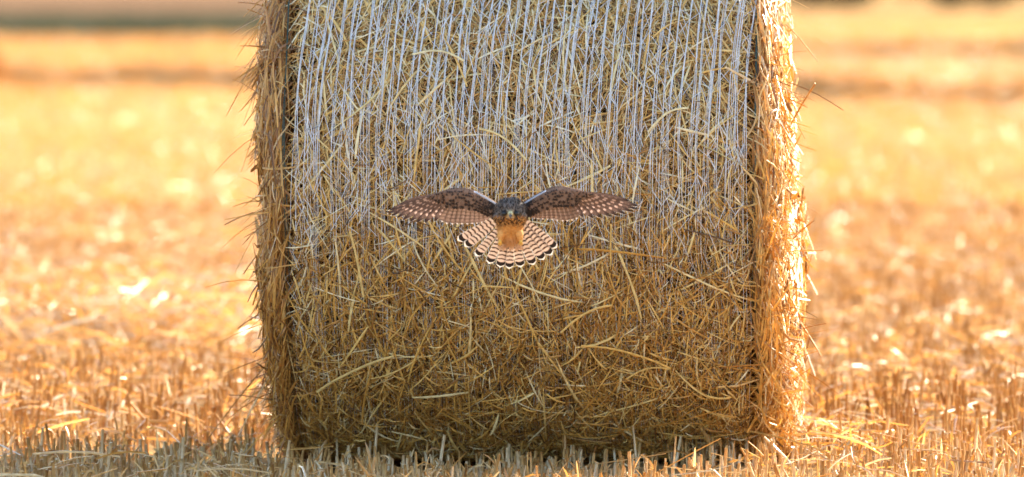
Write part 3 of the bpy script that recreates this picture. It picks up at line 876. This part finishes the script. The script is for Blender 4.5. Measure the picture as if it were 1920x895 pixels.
def f_body(name):
    m, nt, out = new_mat(name)
    tc = nt.nodes.new('ShaderNodeTexCoord'); oc = tc.outputs['Object']
    sep = nt.nodes.new('ShaderNodeSeparateXYZ'); nt.links.new(oc, sep.inputs[0])
    z = math_n(nt, 'DIVIDE', sep.outputs[2], KP)           # grid units above the middle of the body
    ax = math_n(nt, 'ABSOLUTE', math_n(nt, 'DIVIDE', sep.outputs[0], KP))
    mp = nt.nodes.new('ShaderNodeMapping'); mp.inputs['Scale'].default_value = (1, 1, .3); nt.links.new(oc, mp.inputs[0])
    n1 = noise(nt, 330, 3, mp.outputs[0]); n2 = noise(nt, 150, 3, oc)
    belly = mixc(nt, n2.outputs['Fac'], (.38, .13, .02), (.78, .45, .16))
    belly = mixc(nt, mul(nt, inv(nt, step(nt, z, -38, -16)), inv(nt, step(nt, ax, 6, 16))), belly, (.52, .30, .16))
    streak = mul(nt, step(nt, n1.outputs['Fac'], .44, .52), step(nt, z, -7, 3))
    c = mixc(nt, streak, belly, (.028, .014, .010))
    grey = mixc(nt, step(nt, n1.outputs['Fac'], .40, .62), (.013, .011, .011), (.17, .16, .16))
    zj = math_n(nt, 'ADD', z, math_n(nt, 'MULTIPLY_ADD', n1.outputs['Fac'], 26, -13))
    c = mixc(nt, step(nt, zj, 13, 19), c, grey)
    # pale cheeks and lore around the bill
    pale = mul(nt, mul(nt, inv(nt, step(nt, ax, 6, 9)), step(nt, z, 13, 15)), inv(nt, step(nt, z, 27, 32)))
    c = mixc(nt, mul(nt, pale, .85), c, (.46, .44, .38))
    b = principled(nt, .7, .2); nt.links.new(c, b.inputs['Base Color'])
    bu = nt.nodes.new('ShaderNodeBump'); bu.inputs['Strength'].default_value = .6; bu.inputs['Distance'].default_value = .003
    nt.links.new(n1.outputs['Fac'], bu.inputs['Height']); nt.links.new(bu.outputs[0], b.inputs['Normal'])
    nt.links.new(b.outputs[0], out.inputs[0])
    return m
M['body'] = f_body('body_plumage')
M['arm'] = simple_noise_mat('wing_arm_plumage', (.06, .035, .025), (.16, .085, .05), 260, .7, .2)
M['beak'] = simple_noise_mat('beak_horn', (.05, .05, .055), (.16, .16, .17), 120, .35, .5)
M['cere'] = simple_noise_mat('cere_skin', (.52, .46, .22), (.62, .56, .34), 120, .5, .4)
M['eye'] = simple_noise_mat('eye_dark', (.006, .005, .005), (.012, .010, .009), 80, .3, .4)
M['foot'] = simple_noise_mat('foot_skin', (.60, .34, .05), (.75, .48, .10), 200, .5, .4)
M['claw'] = simple_noise_mat('claw_horn', (.015, .013, .012), (.03, .03, .03), 100, .3, .5)

# body: rings from the vent up to the crown; head thrust forward, belly hanging back
prof = [  # grid y, half width, depth centre, half depth
    (463, 3, 46, 4), (460, 7.5, 42, 9), (455, 14, 37, 14), (448, 20.5, 31, 19), (440, 22, 25, 22), (430, 23.5, 17, 24), (420, 26, 8, 26), (411, 29, -1, 27),
    (404, 30, -9, 26), (398, 28, -17, 25), (392, 26.5, -24, 24.5), (386, 26, -28, 24), (380, 24, -30, 22), (375, 19.5, -29, 18), (371.5, 12, -27, 12), (369.8, 4, -25, 5)]
def body_surface(s, a):
    pr = np.array(prof, float)
    q = np.linspace(0, 1, len(prof))
    g = [np.interp(s, q, pr[:, j]) for j in range(4)]
    dx, dy = np.sin(a), -np.cos(a)                  # a = 0 faces the camera
    return np.stack([dx * g[1] * KP, (g[2] + dy * g[3]) * KP, -(g[0] - CY) * KP], -1), np.stack([dx, dy * 1.0, np.zeros_like(dx)], -1)
def body():
    s = np.linspace(0, 1, 61); a = np.linspace(-PI, PI, 49)[:-1]
    S, A = np.meshgrid(s, a, indexing='ij')
    P, _ = body_surface(S, A)
    k = np.array([.25, .5, .25])                     # soften the rings
    for _ in range(5): P[1:-1] = .25 * P[:-2] + .5 * P[1:-1] + .25 * P[2:]
    i = np.arange(P.shape[0] * P.shape[1]).reshape(P.shape[:2]); j = np.roll(i, -1, 1)
    F = np.stack([i[:-1], j[:-1], j[1:], i[1:]], -1).reshape(-1, 4)
    caps = [i[0][::-1].reshape(1, -1), i[-1].reshape(1, -1)]
    V = P.reshape(-1, 3)
    return mesh_np('body', V, [F] + caps, M['body'], kestrel, smooth=True)
bird_body = body()

def plumage():
    n = 2600
    s = rng.uniform(.03, .97, n); a = rng.normal(0, 1.1, n)
    P, N = body_surface(s, a)
    Pd, _ = body_surface(np.maximum(s - .03, 0), a)
    down = norm(Pd - P)
    head = s > .62
    # on the head the plumes run up and back from the bill
    hz = np.stack([P[:, 0], np.zeros(n), (P[:, 2] - bp(957, 402)[2])], -1)
    d = np.where(head[:, None], norm(hz + np.array([0, .01, 0.0])), down)
    d = norm(d + N * .22 + rng.normal(0, .16, (n, 3)))
    L = np.where(head, rng.uniform(3, 7, n), rng.uniform(5, 10, n)) * KP
    t = np.linspace(0, 1, 3)
    C = P[:, None] + N[:, None] * .0004 + d[:, None] * (L[:, None] * t)[..., None]
    W = (np.where(head, .55, .9) * rng.uniform(.7, 1.3, n))[:, None] * KP * np.array([1, .8, .1])
    k = ~((np.abs(P[:, 0]) < 9 * KP) & (P[:, 2] > bp(957, 409)[2]) & (P[:, 2] < bp(957, 392)[2]))
    C, W, N = C[k], W[k], N[k]
    V, F, per = ribbons(C, W, np.repeat(N[:, None], 3, 1), .3)
    tag(mesh_np('body_feathers', V, F, M['body'], bird_body), 'soft grey head plumes, streaked breast and orange belly feathers', kind='stuff')
plumage()

def ball(name, c, r, mat, parent, sc=(1, 1, 1)):
    u = np.linspace(0, 2 * PI, 17)[:-1]; w = np.linspace(-PI / 2, PI / 2, 9)
    Uu, Ww = np.meshgrid(u, w)
    V = np.stack([np.cos(Uu) * np.cos(Ww) * sc[0], np.sin(Uu) * np.cos(Ww) * sc[1], np.sin(Ww) * sc[2]], -1).reshape(-1, 3) * r + c
    i = np.arange(16 * 9).reshape(9, 16); j = np.roll(i, -1, 1)
    F = np.stack([i[:-1], j[:-1], j[1:], i[1:]], -1).reshape(-1, 4)
    return mesh_np(name, V, F, mat, parent, smooth=True)
FY = (-30 - 24) * KP
for sg in (-1, 1):
    ball('eye', bp(957 + sg * 11.5, 397.0, (-26 - 20) * KP), 5.4 * KP, M['eye'], bird_body)
    # dark brow and moustache plumes round each eye
    sp = []
    for j in range(16):
        f = j / 15
        x0 = 957 + sg * (7.5 + 9 * f); y0 = 393.5 - 1.5 * math.sin(f * PI)
        sp.append(((bp(x0, y0, (-51 + 9 * f) * KP), bp(x0 + sg * 2.5, y0 - 4.5, (-47 + 9 * f) * KP), 1.2 * KP, np.array([0, -1, .3])), dict(shape='scale', camber=.2, nl=4, nw=3)))
        x1 = 957 + sg * (11 + 3 * f); y1 = 400 + 8 * f
        sp.append(((bp(x1, y1, -47 * KP), bp(x1 + sg * 1.5, y1 + 5, -45 * KP), 1.1 * KP, np.array([0, -1, .1])), dict(shape='scale', camber=.2, nl=4, nw=3)))
    many_feathers('face_stripe', bird_body, M['dark_plume'] if 'dark_plume' in M else M.setdefault('dark_plume', simple_noise_mat('dark_plume', (.012, .010, .012), (.035, .03, .033), 200, .7, .2)), sp, 'dark feathers around the eye and down the cheek')
def beak():
    t = np.linspace(0, 1, 9)
    C = np.stack([np.zeros(9), (-46 - 9 * np.sin(t * 1.9)) * KP, -(398.5 + 8 * t ** 1.5 - CY) * KP], -1)
    V, F, per = tubes(C[None], (np.array([4.4, 4.2, 3.9, 3.5, 3.0, 2.4, 1.8, 1.1, .3]) * KP)[None], 10)
    bk = mesh_np('beak', V, F, M['beak'], bird_body, smooth=True)
    C = np.stack([np.zeros(4), np.array([-44, -48.5, -52, -54]) * KP, -(np.array([397.0, 397, 397.4, 398.4]) - CY) * KP], -1)
    V, F, per = tubes(C[None], (np.array([5.2, 5.2, 4.6, 2.6]) * KP)[None], 10)
    mesh_np('cere', V, F, M['cere'], bird_body, smooth=True)
beak()

def foot(sg):
    """folded leg: feathered thigh, yellow toes curled below the belly"""
    x0 = 957 + sg * 17
    rt = bp(x0, 440, 8 * KP)
    ft = bpy.data.objects.new('leg', None); COL.objects.link(ft); ft.parent = kestrel
    C = np.stack([bp(957 + sg * 13, 428, 6 * KP), bp(x0, 438, 4 * KP), bp(x0 + sg * 2, 447, 6 * KP), bp(x0 + sg * 3, 452, 8 * KP)])
    V, F, per = tubes(C[None], (np.array([8, 7.5, 5.0, 2.0]) * KP)[None], 12)
    mesh_np('thigh', V, F, M['body'], ft, smooth=True)
    an = bp(x0 + sg * 2.5, 448, 3 * KP)
    for k, (dx, dz) in enumerate(((-3.2, 9.5), (0, 11), (3.0, 9.5), (sg * 2.5, 5))):
        t = np.linspace(0, 1, 6)
        back = 6 if k == 3 else 0
        C = np.stack([an[0] + (dx * np.sin(t * 1.4)) * KP, an[1] + (-4 * np.sin(t * PI) + 6 * t + back * t) * KP, an[2] - dz * t * KP], -1)
        V, F, per = tubes(C[None], (np.array([1.7, 1.6, 1.5, 1.4, 1.2, .9]) * KP)[None], 7)
        mesh_np('toe', V, F, M['foot'], ft, smooth=True)
        C2 = np.stack([C[-1], C[-1] + np.array([0, .6, -1.6]) * KP, C[-1] + np.array([0, 2.2, -2.4]) * KP])
        V, F, per = tubes(C2[None], (np.array([.8, .6, .1]) * KP)[None], 6)
        mesh_np('claw', V, F, M['claw'], ft, smooth=True)
foot(-1); foot(1)

wing(-1, [(932, 380), (914, 369), (895, 358), (876, 351.5), (857, 350), (840, 353), (818, 360), (795, 368), (772, 376), (749, 384)],
     [(749, 384), (731, 395), (728.5, 402), (735, 405), (745, 409), (756, 413), (769, 416), (782, 417), (797, 417), (815, 414)],
     [(829, 414), (838, 417.5), (848, 418.5), (857, 418), (866, 418), (876, 418.5), (885, 417.5), (894, 417), (903, 415), (911, 412), (918, 408), (924, 403)])
wing(1, [(981, 379), (1000, 367), (1018, 357), (1035, 349), (1051, 347), (1071, 350.5), (1093, 356), (1115, 361), (1140, 367), (1180, 378)],
     [(1180, 378), (1197, 389), (1195, 395), (1185, 399.5), (1172, 403), (1158, 406), (1144, 407.5), (1127, 409), (1111, 409), (1093, 407)],
     [(1081, 408), (1073, 411), (1064, 412.5), (1055, 412.5), (1045, 411.5), (1036, 410), (1027, 409.5), (1018, 409), (1010, 408.5), (1002, 408), (995, 406.5), (988, 403)])

# tail: twelve fanned feathers, outer ones nearest the viewer
tail = bpy.data.objects.new('tail', None); COL.objects.link(tail); tail.parent = kestrel
tips = [(862, 449), (875, 460), (895, 478), (918, 492), (938, 499.5), (955, 502), (976, 499), (999, 494.5), (1017, 485), (1032, 476), (1040, 463)]
for i, (tx, ty) in enumerate(tips):
    f = (i - 5) / 5.0
    rx, ry = 957 + 22 * f, 419 + 6 * (1 - abs(f)) - 14 * abs(f) ** 2
    dpt = 26 - 6 * abs(f)
    ln = math.hypot(tx - rx, ty - ry)
    feather('tail_feather', tail, M['f_tail'], bp(rx, ry, dpt * KP), bp(tx, ty, (dpt + .62 * (ty - ry) - 5 * abs(f)) * KP), 8.9 * KP, np.array([0, -1.0, -.55]), shape='round', camber=.06, nl=17, nw=7)
sp = []
for j in range(46):
    x0 = 957 + random.uniform(-19, 19); y0 = random.uniform(446, 462)
    sp.append(((bp(x0, y0, (40 + .5 * (y0 - 446)) * KP - .018), bp(957 + (x0 - 957) * 1.25, y0 + random.uniform(8, 13), (48 + .5 * (y0 - 446)) * KP - .018), 2.6 * KP, np.array([0, -1, -.4])), dict(shape='scale', camber=.2, nl=5, nw=3)))
M['vent'] = simple_noise_mat('vent_plumage', (.40, .22, .13), (.62, .42, .30), 150, .7, .2)
many_feathers('tail_coverts', tail, M['vent'], sp, 'soft pinkish feathers under the root of the tail')
